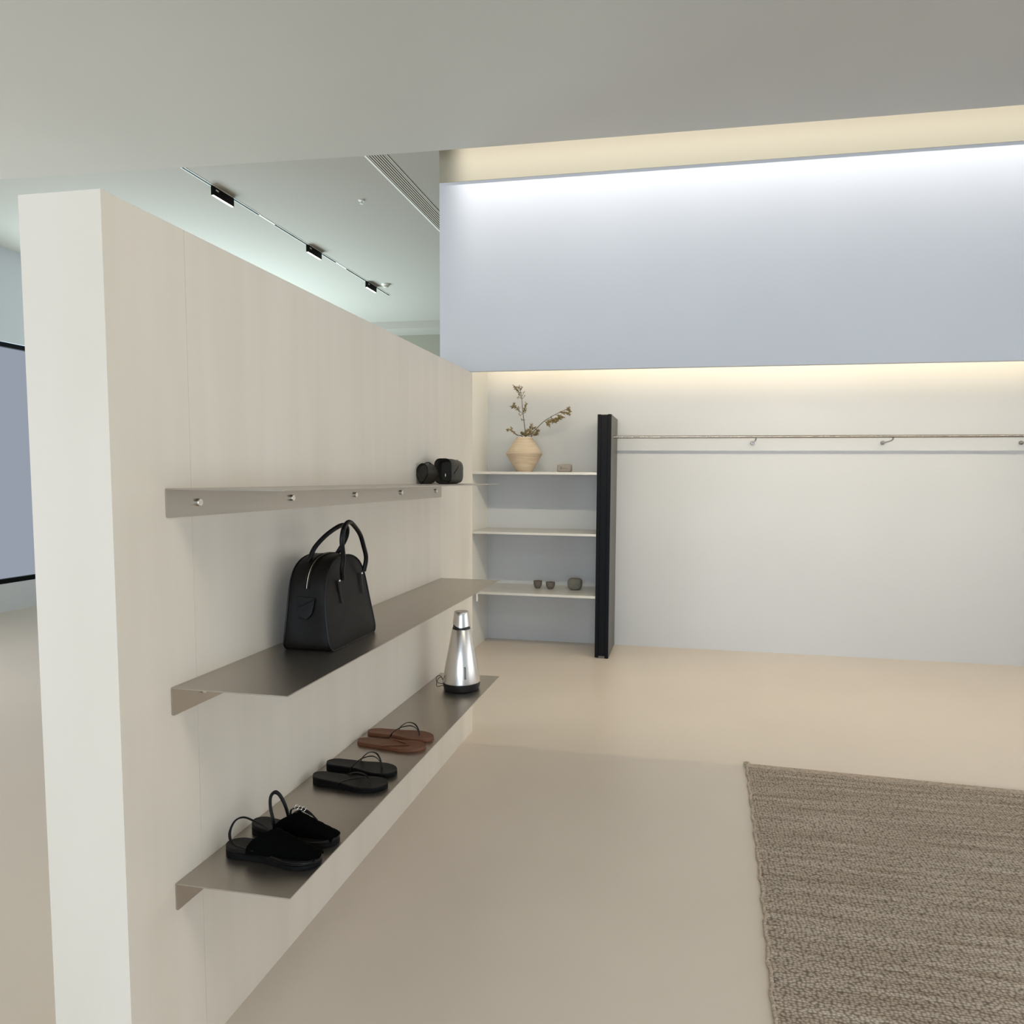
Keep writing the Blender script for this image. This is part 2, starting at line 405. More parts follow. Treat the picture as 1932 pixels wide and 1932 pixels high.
def branch(label, name, main, twigs, leafmat, leafmat2=None):
    """main/twigs: lists of (u,v,depth) ; twig entries: (points, leaf count, leaf length, droop)"""
    t = thing(name, label, 'dried branch', (VX, VY, VZ + 0.29), group='dried branches in the wooden vase')
    def W(q):
        x, z = px2m(q[0], q[1]); return Vector((x, q[2], z - 0.29))
    bm = bmesh.new(); P = spline([W(q) for q in main], 6)
    sweep(bm, P, 0.0038, seg=6, up=(0, 1, 0), scale=lambda s: 1 - 0.55 * s)
    lf = bmesh.new(); lf2 = bmesh.new()
    for pts, n, ln, droop in twigs:
        Q = spline([W(q) for q in pts], 5)
        sweep(bm, Q, 0.0021, seg=5, up=(0, 1, 0), scale=lambda s: 1 - 0.5 * s)
        for k in range(n):
            i = random.uniform(0.15, 1) * (len(Q) - 1); i0 = min(int(i), len(Q) - 2)
            p = Q[i0].lerp(Q[i0 + 1], i - i0); tdir = (Q[i0 + 1] - Q[i0]).normalized()
            d = tdir * random.uniform(.3, 1.1) + Vector((random.uniform(-.8, .8), random.uniform(-.9, .9), random.uniform(-.7, .7) - droop))
            leaf(lf if random.random() < .55 else lf2, p, d, ln * random.uniform(.8, 1.6), ln * .19)
    obj('stem', bm, M_stem, t, smooth=True)
    obj('foliage', lf, leafmat, t); obj('foliage', lf2, leafmat2 or M_leafB, t)
    return t
branch('tall upright dried branch with a feathery tip standing in the vase', 'dried_branch',
       [(993, 838, 0), (992, 818, 0), (989, 795, 0), (986, 770, 0), (985, 755, 0), (982, 740, 0), (980.5, 731, 0)],
       [([(984, 755, 0), (979, 746, .01), (973, 737, .02)], 18, .020, 0), ([(983, 750, 0), (978, 740, -.02), (971, 735, -.03)], 20, .020, 0),
        ([(982, 742, 0), (977, 735, .0), (970, 737, .02)], 22, .018, 0), ([(984, 753, 0), (988, 747, 0), (990, 744, 0)], 4, .016, 0), ([(985, 757, 0), (988, 754, 0), (990, 751, 0)], 4, .014, 0),
        ([(981, 736, 0), (984, 740, 0), (985, 735, 0)], 10, .016, 0), ([(984, 756, 0), (979, 753, 0), (976, 754, 0)], 6, .014, .3),
        ([(986, 782, 0), (978, 776, .01), (971, 770, .02), (966, 771, .02)], 46, .022, 0), ([(977, 775, 0), (972, 770, 0), (970, 765, 0)], 26, .020, -.3), ([(986.5, 783, 0), (982, 786, 0), (980, 783, 0)], 8, .015, .3),
        ([(987, 783, 0), (990, 775, 0), (994, 766, -.01)], 34, .020, -.3), ([(987, 784, 0), (991, 781, 0), (993, 778, 0)], 10, .016, 0),
        ([(988.5, 795, 0), (986, 794, 0), (984, 794, 0)], 6, .014, 0), ([(989, 795, 0), (991, 794, 0)], 3, .012, 0)], M_leafA)
branch('long dried branch leaning right over the vase rim with drooping leaves', 'dried_branch',
       [(1000, 836, 0), (1005, 819, 0), (1016, 807, 0), (1027, 797, 0), (1040, 789, 0), (1055, 781.5, 0), (1068, 776, 0)],
       [([(1027, 797, 0), (1032, 799, 0), (1036, 803, 0)], 60, .024, .5), ([(1029, 795, 0), (1040, 796, .01), (1048, 797, .0)], 66, .024, .5),
        ([(1034, 794, 0), (1046, 792, .02), (1056, 790, .0)], 70, .024, .6), ([(1048, 786, 0), (1056, 787, -.01), (1062, 790, .0)], 54, .022, .5),
        ([(1054, 782, 0), (1064, 781, 0), (1072, 784, .0)], 50, .022, .4), ([(1064, 777, 0), (1070, 776, .01), (1074, 779, .0)], 46, .020, .2), ([(1066, 777, 0), (1071, 775, 0), (1072.5, 773, .0)], 14, .018, -.2)], M_leafA)
branch('low dried twig spreading left and right across the vase rim', 'dried_branch',
       [(1000, 836, .01), (985, 824, .01), (976, 822, .01), (968, 816, .01), (963, 811, .01)],
       [([(978, 822, 0), (970, 817, 0), (962, 812, 0), (958, 813, 0)], 60, .018, 0), ([(966, 815, 0), (967, 811, 0), (965, 808, 0)], 14, .016, -.3),
        ([(998, 824, .02), (988, 820, .03), (984, 818, .02)], 110, .018, 0), ([(990, 824, -.03), (1000, 821, -.04), (1006, 819, -.03)], 130, .018, 0),
        ([(1000, 824, 0), (1001, 812, 0), (1003, 804, 0)], 60, .020, -.4), ([(1002, 818, 0), (1006, 810, 0), (1009, 809, 0)], 30, .018, -.2),
        ([(1005, 824, 0), (1012, 816, .02), (1016, 813, 0)], 60, .018, .1), ([(1004, 824, 0), (1011, 820, .02), (1015, 819, 0)], 40, .018, .3), ([(1000, 822, -.05), (996, 818, -.05), (1000, 813, -.05)], 70, .018, 0)], M_leafA)

# ------------------------------------------------------------------ small stoneware
def superbox(bm, hx, hy, hz, e=4.0, n=40, taper=0.0):
    """superellipsoid centred above z=0"""
    def sg(a, p): return math.copysign(abs(a) ** p, a)
    R = []
    for i in range(1, n // 2):
        th = -PI / 2 + PI * i / (n // 2)
        cz = sg(math.sin(th), 2 / e); cr = abs(math.cos(th)) ** (2 / e)
        tp = 1 + taper * cz
        R.append([(hx * tp * cr * sg(math.cos(2 * PI * k / n), 2 / e), hy * tp * cr * sg(math.sin(2 * PI * k / n), 2 / e), hz + hz * cz) for k in range(n)])
    rings(bm, R)
bm = bmesh.new(); superbox(bm, 0.064, 0.030, 0.0345, 5.0)
o = obj('stone_block', bm, M_stone, smooth=True, loc=(-1.014, 5.88, 1.545)); tag(o, 'rounded grey stone block beside the wooden vase', 'ornament')
bm = bmesh.new()
for k in range(5): box(bm, -0.030 + k * .013, -0.030 + k * .013 + (.009 if k == 0 else .010), -0.0302, -0.0288, 0.030 - (0 if k else .006), 0.034 + (0.012 if k == 0 else 0.001 * (k % 3)))
obj('engraving', bm, M_cup, o)
def cup(name, prof, x, y, label, m, cat, group=None):
    bm = bmesh.new(); lathe(bm, prof, 40)
    o = obj(name, bm, m, smooth=True, loc=(x, y, 0.520))
    tag(o, label, cat, group); return o
cup('cup', [(0.018, 0), (0.021, 0.001), (0.031, 0.016), (0.0365, 0.036), (0.0385, 0.060), (0.0385, 0.066), (0.037, 0.0675), (0.0345, 0.066), (0.033, 0.04), (0.02, 0.008), (0.001, 0.007)], -1.265, 5.995, 'taller dark stoneware cup, left one on the lowest niche shelf', M_cup, 'cup', 'stoneware cups')
cup('cup', [(0.017, 0), (0.020, 0.001), (0.032, 0.015), (0.039, 0.034), (0.0405, 0.056), (0.0405, 0.061), (0.039, 0.0625), (0.0365, 0.061), (0.035, 0.04), (0.02, 0.008), (0.001, 0.007)], -1.147, 5.975, 'wider dark stoneware cup standing beside the square pot', M_cup, 'cup', 'stoneware cups')
bm = bmesh.new(); superbox(bm, 0.063, 0.045, 0.0515, 3.4, taper=0.07)
o = obj('stoneware_pot', bm, M_pot, smooth=True, loc=(-0.930, 5.985, 0.520)); tag(o, 'speckled grey square-bodied stoneware pot near the dark panel', 'pot')
bm = bmesh.new(); superbox(bm, 0.003, 0.0012, 0.003, 2.2, n=16); obj('mark', bm, M_cup, o, smooth=True, loc=(0.010, -0.0452, 0.045))

# ------------------------------------------------------------------ handbag
BX, BY = -1.073, 1.985
t = thing('handbag', 'black leather dome handbag with two looped handles on the middle shelf', 'handbag', (BX, BY, ZM))
def dome(n=72):
    """closed outline (y, z) of the bag's front panel"""
    half = [(0.0, 0.0), (0.10, 0.0), (0.132, 0.002), (0.146, 0.012), (0.1505, 0.03), (0.148, 0.07), (0.142, 0.12), (0.134, 0.165), (0.121, 0.205), (0.098, 0.237), (0.065, 0.257), (0.030, 0.266), (0.0, 0.268)]
    R = spline([(y, 0, z) for y, z in half], 3)
    pts = [(p.x, p.z) for p in R]
    return pts + [(-y, z) for y, z in pts[-2:0:-1]]
DO = dome()
def halfdepth(z):
    a = max(0, min(1, z / 0.268)); return 0.075 - 0.020 * a - 0.012 * math.sin(a * PI) * 0.5
bm = bmesh.new(); R = []
def shift(z): return -0.012 * (z / .268)
ny = len(DO); NX = 14; crings = []
for s in (0.02, 0.3, 0.55, 0.75, 0.9, 0.97):
    crings.append(('F', s))
def pt(side, s, y, z):
    cy, cz = 0.0, 0.12
    yy = cy + (y - cy) * s; zz = cz + (z - cz) * s
    hd = halfdepth(z) * (s) + halfdepth(zz) * (1 - s)
    bulge = 0.006 * (1 - s * s) - 0.004 * math.exp(-((zz - .09) / .05) ** 2) * (1 - s)
    return (shift(zz) + side * (hd + bulge), yy, zz)
for _, s in crings: R.append([pt(-1, s, y, z) for y, z in DO])
for j in range(NX + 1):
    f = -1 + 2 * j / NX
    ring = []
    for y, z in DO:
        hd = halfdepth(z); e = 1 - abs(f) ** 6
        dent = -0.008 * (1 - f * f) * math.sin(max(0, min(1, z / .2)) * PI) if abs(y) > .1 else 0
        k = 1 + (0.004 * e + dent) / 0.15
        ring.append((shift(z) + f * hd, y * k, z if z < 0.004 else z * (1 + .012 * e)))
    R.append(ring)
for _, s in crings[::-1]: R.append([pt(1, s, y, z) for y, z in DO])
rings(bm, R)
obj('body', bm, M_leather, t, smooth=True)
for side in (-1, 1):
    bm = bmesh.new()
    sweep(bm, [(shift(z) + side * halfdepth(z) * 1.0, y * 1.004, max(z, 0.0025)) for y, z in DO], 0.0028, seg=8, up=(1, 0, 0), closed=True)
    obj('piping', bm, M_leather2, t, smooth=True)
# zip running over the crown and down the near gusset
zp = [(y, z) for y, z in DO if z > 0.175]
zp = sorted(zp, key=lambda q: q[0])
bm = bmesh.new(); sweep(bm, [(shift(z), y * 1.028, z * 1.013 + .0015) for y, z in zp], 0.0016, 0.0016, seg=6, up=(1, 0, 0))
obj('zip', bm, M_zip, t, smooth=True)
for s in (-1, 1):
    bm = bmesh.new(); sweep(bm, [(shift(z) + s * .006, y * 1.026, z * 1.012 + .0008) for y, z in zp], 0.003, 0.0018, seg=6, up=(1, 0, 0))
    obj('zip_tape', bm, M_leather2, t, smooth=True)
# half-oval tab on the near gusset
bm = bmesh.new(); pts = [(-0.029, 0.165), (0.029, 0.165)]
pts = [(-0.028, 0.160), (0.030, 0.156), (0.028, 0.135), (0.022, 0.112), (0.008, 0.096), (-0.008, 0.093), (-0.020, 0.105), (-0.026, 0.13)]
def gy(z):
    yy = 0.15
    for y, zz in DO:
        if y > 0.1 and abs(zz - z) < 0.012: yy = y
    return yy
P1 = spline([(x, 0, z) for x, z in pts[1:]], 4); pl = [(-0.028, 0.160)] + [(p.x, p.z) for p in P1]
A = [bm.verts.new((x - .008, -gy(z) - 0.0055, z)) for x, z in pl]; C = [bm.verts.new((x - .008, -gy(z) + .004, z)) for x, z in pl]
bm.faces.new(A); bm.faces.new(C[::-1])
for i in range(len(A)): bm.faces.new((A[i], A[(i + 1) % len(A)], C[(i + 1) % len(A)], C[i]))
obj('side_tab', bm, M_leather2, t)
def W2B(p): return (p[0] - BX, p[1] - BY, p[2] - ZM)
F = [(-1.006, 1.924, 1.150), (-1.004, 1.922, 1.191), (-.996, 1.905, 1.222), (-.989, 1.900, 1.256), (-.985, 1.885, 1.307), (-.985, 1.894, 1.340), (-.99, 1.925, 1.358), (-.995, 1.965, 1.357), (-1.0, 2.029, 1.319), (-1.0, 2.055, 1.278), (-1.0, 2.072, 1.237), (-1.008, 2.072, 1.195), (-1.010, 2.070, 1.160)]
bm = bmesh.new(); sweep(bm, spline([W2B(p) for p in F[1:-1]], 6), 0.0070, seg=12, up=(1, 0, 0))
obj('handle', bm, M_leather2, t, smooth=True)
Bk = [(-1.135, 1.895, 1.19), (-1.128, 1.903, 1.215), (-1.11, 1.914, 1.242), (-1.10, 1.932, 1.28), (-1.08, 1.956, 1.313), (-1.06, 1.987, 1.337), (-1.05, 2.018, 1.346), (-1.05, 2.045, 1.334), (-1.06, 2.056, 1.303), (-1.08, 2.050, 1.264), (-1.10, 2.046, 1.235), (-1.125, 2.046, 1.20), (-1.133, 2.046, 1.18)]
bm = bmesh.new(); sweep(bm, spline([W2B(p) for p in Bk], 6), 0.0070, seg=12, up=(1, 0, 0))
obj('handle', bm, M_leather2, t, smooth=True)
def surfx(z): return shift(z) + halfdepth(z) + 0.0045
for y, z, ty, tz in ((-0.062, 0.200, -0.050, 0.128), (0.086, 0.203, 0.089, 0.135)):
    bm = bmesh.new()
    P = spline([(surfx(z) + .004, y, z), (surfx(.18) + .003, y + (ty - y) * .3, z - (z - tz) * .3), (surfx(.16) + .003, y + (ty - y) * .6, z - (z - tz) * .6), (surfx(tz) + .003, ty, tz)], 5)
    sweep(bm, P, 0.0075, 0.0025, seg=10, up=(1, 0, 0), scale=lambda s: 1 if s < .2 else 1 - .55 * (s - .2))
    tb = obj('handle_tab', bm, M_leather2, t, smooth=True)
    bm = bmesh.new(); superbox(bm, 0.003, 0.0042, 0.0042, 2.0, n=16)
    obj('rivet', bm, M_zip, tb, smooth=True, loc=(surfx(z) + .0075, y, z - .006))
bm = bmesh.new()
for sx in (-1, 1):
    for sy in (-1, 1):
        bm = bmesh.new(); lathe(bm, [(0.005, -0.0), (0.005, 0.004)], 12, (sx * .05, sy * .11, 0)); obj('foot', bm, M_zip, t)

# ------------------------------------------------------------------ sandals and flip-flops
def hw(t, wh, ww, wt):
    """half width of a sole along its length"""
    if t < 0.14: k = math.sqrt(max(0, 1 - ((0.14 - t) / 0.14) ** 2)); return wh * k
    if t < 0.42: s = (t - .14) / .28; s = s * s * (3 - 2 * s); return wh + (ww - wh) * s
    if t < 0.74: s = (t - .42) / .32; s = s * s * (3 - 2 * s); return ww + (wt - ww) * s
    s = (t - .74) / .26; return wt * math.sqrt(max(0, 1 - s ** 2.2))

def sole(bm, Ln, wh, ww, wt, z0, z1h, z1t, inset=0.0, flip=1, r=0.003, sag=0.004, z0t=None):
    n = 40; R = []
    for i in range(n + 1):
        u = i / n; t = 0.5 - 0.5 * math.cos(PI * u)
        w = max(hw(t, wh, ww, wt) - inset, 0.0006)
        x = inset + (Ln - 2 * inset) * t
        c = flip * 0.007 * math.sin(PI * (t - .1) * 1.1)
        zt = z1h + (z1t - z1h) * min(1, t / .7) - sag * math.exp(-((t - .12) / .1) ** 2) * 0.0
        zb = z0 if z0t is None else z0 + (z0t - z0) * min(1, t / .7)
        rr = min(r, w * .5)
        R.append([(x, c - w + rr * .6, zb), (x, c + w - rr * .6, zb), (x, c + w, zb + rr * .6), (x, c + w, zt - rr * .7), (x, c + w - rr * .7, zt),
                  (x, c + w * .4, zt - .0008), (x, c, zt - .0012), (x, c - w * .4, zt - .0008), (x, c - w + rr * .7, zt), (x, c - w, zt - rr * .7), (x, c - w, zb + rr * .6)])
    rings(bm, R)

def band(bm, x0, x1, w0, w1, h0, h1, zb, zb1, flip=1, th=0.003, skew=0.0, wav=0.0, ap=-.012):
    """upper crossing the foot: arched sheet with thickness from one sole edge to the other"""
    nx, ny = 16, 20; G = [[None] * (ny + 1) for _ in range(nx + 1)]; H = [[None] * (ny + 1) for _ in range(nx + 1)]
    for i in range(nx + 1):
        s = i / nx
        for j in range(ny + 1):
            a = PI * j / ny
            yy = -math.cos(a); hh = abs(math.sin(a)) ** .8
            w = w0 + (w1 - w0) * s; h = h0 + (h1 - h0) * s; z = zb + (zb1 - zb) * s
            x = x0 + (x1 - x0) * s + skew * yy * (1 - s) + ap * (1 - yy * yy) * (1 - s) + .006 * (1 - yy * yy) * s
            hz = h * hh + wav * math.sin(x * 260 + yy * 5) * hh
            G[i][j] = bm.verts.new((x, flip * .004 + yy * w, z + hz)); H[i][j] = bm.verts.new((x, flip * .004 + yy * (w - th * .7), z + hz - th * .9 if j not in (0, ny) else z))
    for i in range(nx):
        for j in range(ny):
            bm.faces.new((G[i][j], G[i][j + 1], G[i + 1][j + 1], G[i + 1][j])); bm.faces.new((H[i][j], H[i + 1][j], H[i + 1][j + 1], H[i][j + 1]))
    for j in range(ny):
        bm.faces.new((G[0][j], H[0][j], H[0][j + 1], G[0][j + 1])); bm.faces.new((G[nx][j], G[nx][j + 1], H[nx][j + 1], H[nx][j]))
    for i in range(nx):
        bm.faces.new((G[i][0], G[i + 1][0], H[i + 1][0], H[i][0])); bm.faces.new((G[i][ny], H[i][ny], H[i + 1][ny], G[i + 1][ny]))

# pair 1: near black slingback sandals
GRP1 = 'pair of black slingback sandals'
t = thing('sandal', 'near black slingback sandal with a broad cross band and stitched rim, lowest shelf', 'sandal', (-1.172, 1.598, ZL), math.radians(-2.5), GRP1)
Ln = 0.270
bm = bmesh.new(); sole(bm, Ln, .031, .033, .046, 0, .019, .012, r=.002); obj('sole', bm, M_rubber, t, smooth=True)
bm = bmesh.new(); sole(bm, Ln, .0305, .0325, .0455, .0185, .030, .021, r=.003, z0t=.0125); obj('footbed', bm, M_foot, t, smooth=True)
bm = bmesh.new(); band(bm, .098, .264, .038, .024, .056, .016, .022, .016, skew=.022, wav=.0012, ap=.036); obj('cross_band', bm, M_fabric, t, smooth=True)
bm = bmesh.new()
rim = []
for i in range(41):
    tt = .5 + .5 * i / 40; w = hw(tt, .031, .033, .0465); rim.append((Ln * tt, .007 * math.sin(PI * (tt - .1) * 1.1) - w - .0004, .0165))
sweep(bm, rim, .0014, seg=6); sweep(bm, [(x, y + .003, z + .007) for x, y, z in rim[:-1]], .0009, seg=6)
obj('welt', bm, M_leather2, t, smooth=True)
bm = bmesh.new(); sweep(bm, spline([(.100, -.030, .032), (.060, -.028, .034), (.030, -.024, .040), (.014, -.012, .060), (.016, .006, .083), (.034, .018, .090), (.062, .026, .078), (.095, .031, .060), (.11, .033, .045)], 7), .0036, .0022, seg=8)
obj('heel_strap', bm, M_leather2, t, smooth=True)
t = thing('sandal', 'far black slingback sandal with an upright heel loop and knotted buckle straps', 'sandal', (-1.178, 1.716, ZL), math.radians(-4.5), GRP1)
bm = bmesh.new(); sole(bm, Ln, .031, .033, .046, 0, .019, .012, r=.002, flip=-1); obj('sole', bm, M_rubber, t, smooth=True)
bm = bmesh.new(); sole(bm, Ln, .0305, .0325, .0455, .0185, .030, .021, r=.003, flip=-1, z0t=.0125); obj('footbed', bm, M_foot, t, smooth=True)
bm = bmesh.new(); band(bm, .112, .266, .038, .022, .050, .016, .022, .016, flip=-1, skew=.020, wav=.001, ap=.030); obj('cross_band', bm, M_fabric, t, smooth=True)
bm = bmesh.new(); sweep(bm, spline([(.092, -.030, .026), (.086, -.028, .055), (.074, -.022, .085), (.066, -.010, .108), (.070, .002, .117), (.079, .010, .108), (.091, .016, .080), (.098, .020, .050), (.100, .022, .030)], 8), .0055, .0036, seg=10, up=(1, 0, 0))
obj('heel_strap', bm, M_leather2, t, smooth=True)
bm = bmesh.new(); sweep(bm, spline([(.112, .014, .040), (.110, .018, .062), (.122, .020, .070), (.142, .018, .074), (.172, .014, .068), (.200, .008, .052)], 6), .0028, .0018, seg=8)
sweep(bm, spline([(.120, .004, .056), (.132, .008, .066), (.150, .012, .071), (.182, .016, .058)], 6), .0028, .0018, seg=8)
obj('instep_strap', bm, M_leather2, t, smooth=True)
bm = bmesh.new()
for k in range(3):
    c = (.132 + k * .011, .014, .077 - k * .0012)
    sweep(bm, [(c[0] + .006 * math.cos(a * PI / 8), c[1] + .004 * math.sin(a * PI / 8), c[2] + .005 * math.sin(a * PI / 8)) for a in range(16)], .0011, seg=6, closed=True)
obj('buckle', bm, M_bolt, t, smooth=True)

def flipflop(loc, rz, label, Ln, th, th2, ms, mf, mstrap, flip, strap_h, group, lowpad=False):
    t = thing('flip_flop', label, 'flip-flop', loc, rz, group)
    bm = bmesh.new(); sole(bm, Ln, .029, .031, .045, 0, th, th2, r=.002, flip=flip); obj('sole', bm, ms, t, smooth=True)
    bm = bmesh.new(); sole(bm, Ln, .029, .031, .045, th - .0005, th + .004, th2 + .0035, inset=.0006, r=.0015, flip=flip, z0t=th2 - .0005); obj('footbed', bm, mf, t, smooth=True)
    z = th2 + .003; bm = bmesh.new()
    for s in (-1, 1):
        P = spline([(Ln * .40, s * .033 + flip * .004, z - .004), (Ln * .44, s * .034 + flip * .004, z + strap_h * .35), (Ln * .55, s * .027 + flip * .004, z + strap_h * .85), (Ln * .68, s * .013 + flip * .004, z + strap_h * .97), (Ln * .755, s * .004 + flip * .005, z + strap_h * .60), (Ln * .785, flip * .005, z - .001)], 7)
        sweep(bm, P, .0042, .0016, seg=8, scale=lambda u: 1.15 - .45 * u)
    obj('toe_strap', bm, mstrap, t, smooth=True)
    return t
G2 = 'pair of black flip-flops'; G3 = 'pair of brown flip-flops'
flipflop((-1.176, 2.035, ZL), math.radians(1), 'near black flip-flop with a chunky heel and low strap, middle pair on the lowest shelf', .256, .024, .014, M_rubber, M_foot, M_leather2, -1, .018, G2)
flipflop((-1.183, 2.141, ZL), math.radians(-1), 'far black flip-flop with a raised toe strap, between the sandals and the brown pair', .252, .024, .014, M_rubber, M_foot, M_leather2, 1, .046, G2)
flipflop((-1.188, 2.375, ZL), math.radians(-1), 'near brown leather flip-flop lying flat with no raised strap', .270, .010, .009, M_brown, M_brown, M_brown, -1, .003, G3)
flipflop((-1.192, 2.475, ZL), math.radians(-4), 'far brown leather flip-flop with a thin arched black toe strap', .272, .010, .009, M_brown, M_brown, M_leather2, 1, .040, G3)

# ------------------------------------------------------------------ speaker
t = thing('speaker', 'conical brushed aluminium speaker with a black base at the end of the lowest shelf', 'speaker', (-1.021, 3.105, ZL))
bm = bmesh.new(); lathe(bm, [(0.074, 0), (0.082, 0.004), (0.0875, 0.022), (0.0875, 0.036), (0.08, 0.038)], 64); obj('base', bm, M_black, t, smooth=True)
bm = bmesh.new(); lathe(bm, [(0.084, 0.0365), (0.0885, 0.038), (0.0885, 0.042), (0.0445, 0.286), (0.043, 0.288)], 96); obj('cone_body', bm, M_alu, t, smooth=True)
bm = bmesh.new(); lathe(bm, [(0.0415, 0.286), (0.0415, 0.292), (0.0385, 0.300), (0.0385, 0.320)], 48); obj('collar', bm, M_black, t, smooth=True)
# cap: slanted wavy lower edge
bm = bmesh.new(); sg = 64; R = []
for f in (0.0, 0.25, 0.5, 0.75, 1.0):
    ring = []
    for k in range(sg):
        a = 2 * PI * k / sg
        lo = 0.305 + 0.007 * math.cos(a - 2.9) + 0.004 * math.cos(3 * a + 1.2)
        z = lo + (0.368 - lo) * f; r = 0.0425 - (0.0425 - 0.0340) * (z - .300) / .068
        ring.append((r * math.cos(a), r * math.sin(a), z))
    R.append(ring)
R.append([(p[0] * .97, p[1] * .97, .3695) for p in R[-1]])
rings(bm, R); obj('cap', bm, M_alu, t, smooth=True)
bm = bmesh.new(); lathe(bm, [(0.030, .3690), (.030, .3702), (.001, .3704)], 48); obj('touch_disc', bm, M_rod, t)
# vertical brand plate, tiny letters running up
a = math.radians(-60); tilt = math.atan((0.0885 - 0.0435) / 0.25)
bm = bmesh.new(); box(bm, -0.0042, 0.0042, -0.0008, 0.0012, 0, 0.056)
pz = 0.066; pr = 0.0885 - (0.0885 - .0435) * (pz - .042) / .25
pl = obj('brand_plate', bm, mat('engraved_grey', rgb(92, 86, 80), .5, .4), t)
pl.location = (pr * math.cos(a), pr * math.sin(a), pz); pl.rotation_euler = Euler((-tilt, 0, a + PI / 2), 'XYZ')
bm = bmesh.new()
for k in range(12):
    z = .003 + k * .0042
    if k in (1, 4, 8): box(bm, -.0026, .0026, -.0016, -.0007, z, z + .0007); box(bm, -.0026, .0026, -.0016, -.0007, z + .002, z + .0027); box(bm, -.0026, -.0018, -.0016, -.0007, z, z + .0027)
    else: box(bm, -.0026, -.0002, -.0016, -.0007, z, z + .0027)
obj('lettering', bm, M_alu, pl)
bm = bmesh.new()
sweep(bm, spline([(-.070, -.045, .030), (-.098, -.060, .040), (-.104, -.056, .064), (-.090, -.040, .066), (-.080, -.035, .045)], 8), .0013, seg=6)
sweep(bm, spline([(-.070, -.045, .024), (-.102, -.055, .020), (-.100, -.050, .050), (-.085, -.040, .060), (-.075, -.035, .03)], 8), .0013, seg=6)
obj('cable', bm, M_rubber, t, smooth=True)

# ------------------------------------------------------------------ pouches on the top shelf
def egg(w, h, tilt, n=36, low=.45):
    P = []
    for k in range(n):
        a = 2 * PI * k / n; c, s = math.cos(a), math.sin(a)
        ww = w * (1 if s > 0 else (low + (1 - low) * (1 + s)))
        P.append((ww * c + tilt * s, h * s))
    return P
bm = bmesh.new(); R = []
for y, w, h, dx, dz in ((.012, .022, .036, 0, .004), (.0, .028, .044, 0, 0), (-.004, .031, .0455, 0, .0), (.006, .033, .046, .0, .0), (.03, .0315, .046, .004, -.001), (.045, .032, .0475, .006, .0), (.06, .0305, .0445, .008, -.002), (.075, .032, .047, .011, 0), (.09, .029, .043, .013, -.003), (.11, .024, .036, .016, -.006), (.12, .012, .02, .017, -.008)):
    R.append([(dx + x, y * (.72 if y > 0 else 1), .046 + dz + z) for x, z in egg(w, h, .004 - .02 * y)])
V = rings(bm, R)
t = thing('leather_pouch', 'small crumpled black leather pouch, left one, open mouth facing the near end', 'pouch', (-1.178, 3.02, ZT + .0005), math.radians(-7), 'black leather pouches on the top shelf')
obj('body', bm, M_pouch, t, smooth=True)
bm = bmesh.new(); sweep(bm, [(x, -.003, .046 + z) for x, z in egg(.030, .0455, .004)], .0022, seg=8, up=(0, 1, 0), closed=True); obj('rim', bm, M_leather2, t, smooth=True)
bm = bmesh.new(); sweep(bm, spline([(-.004, .022, .088), (.002, .032, .096), (.010, .044, .097), (.014, .054, .092), (.016, .060, .086)], 5), .004, .0025, seg=8); obj('tie', bm, M_leather2, t, smooth=True)
t = thing('leather_pouch', 'larger boxy black leather pouch with a diagonal seam, beside the crumpled one', 'pouch', (-1.108, 3.10, ZT + .0005), 0, 'black leather pouches on the top shelf')
def rrect(w, h, r, n=6, cham=0):
    P = []
    for cx, cz, a0 in ((w - r, h - r, 0), (-w + r, h - r, PI / 2), (-w + r, -h + r, PI), (w - r, -h + r, 1.5 * PI)):
        for k in range(n + 1): a = a0 + k * PI / 2 / n; P.append((cx + r * math.cos(a), cz + r * math.sin(a)))
    return P
bm = bmesh.new(); R = []
for y, w, h, r in ((.06, .030, .044, .02), (.02, .033, .047, .022), (.002, .036, .052, .024), (-.003, .039, .056, .026), (.004, .042, .058, .027), (.06, .044, .0585, .026), (.12, .044, .0575, .024), (.165, .042, .054, .024), (.19, .036, .044, .022), (.198, .026, .030, .018)):
    R.append([(x, y, .0585 + z - (.002 if y > .1 else 0)) for x, z in rrect(w, h, r)])
rings(bm, R); obj('body', bm, M_pouch, t, smooth=True)
bm = bmesh.new(); sweep(bm, [(x, -.002, .0585 + z) for x, z in rrect(.040, .057, .027)], .0024, seg=8, up=(0, 1, 0), closed=True); obj('rim', bm, M_leather2, t, smooth=True)
bm = bmesh.new(); sweep(bm, spline([(.028, .125, .114), (.040, .105, .098), (.0445, .080, .075), (.0445, .030, .048)], 6), .0016, seg=6); obj('seam', bm, M_rubber, t, smooth=True)
bm = bmesh.new(); superbox(bm, .003, .002, .009, 2.4, n=16); obj('clasp', bm, M_bolt, t, smooth=True, loc=(.006, .016, .030))

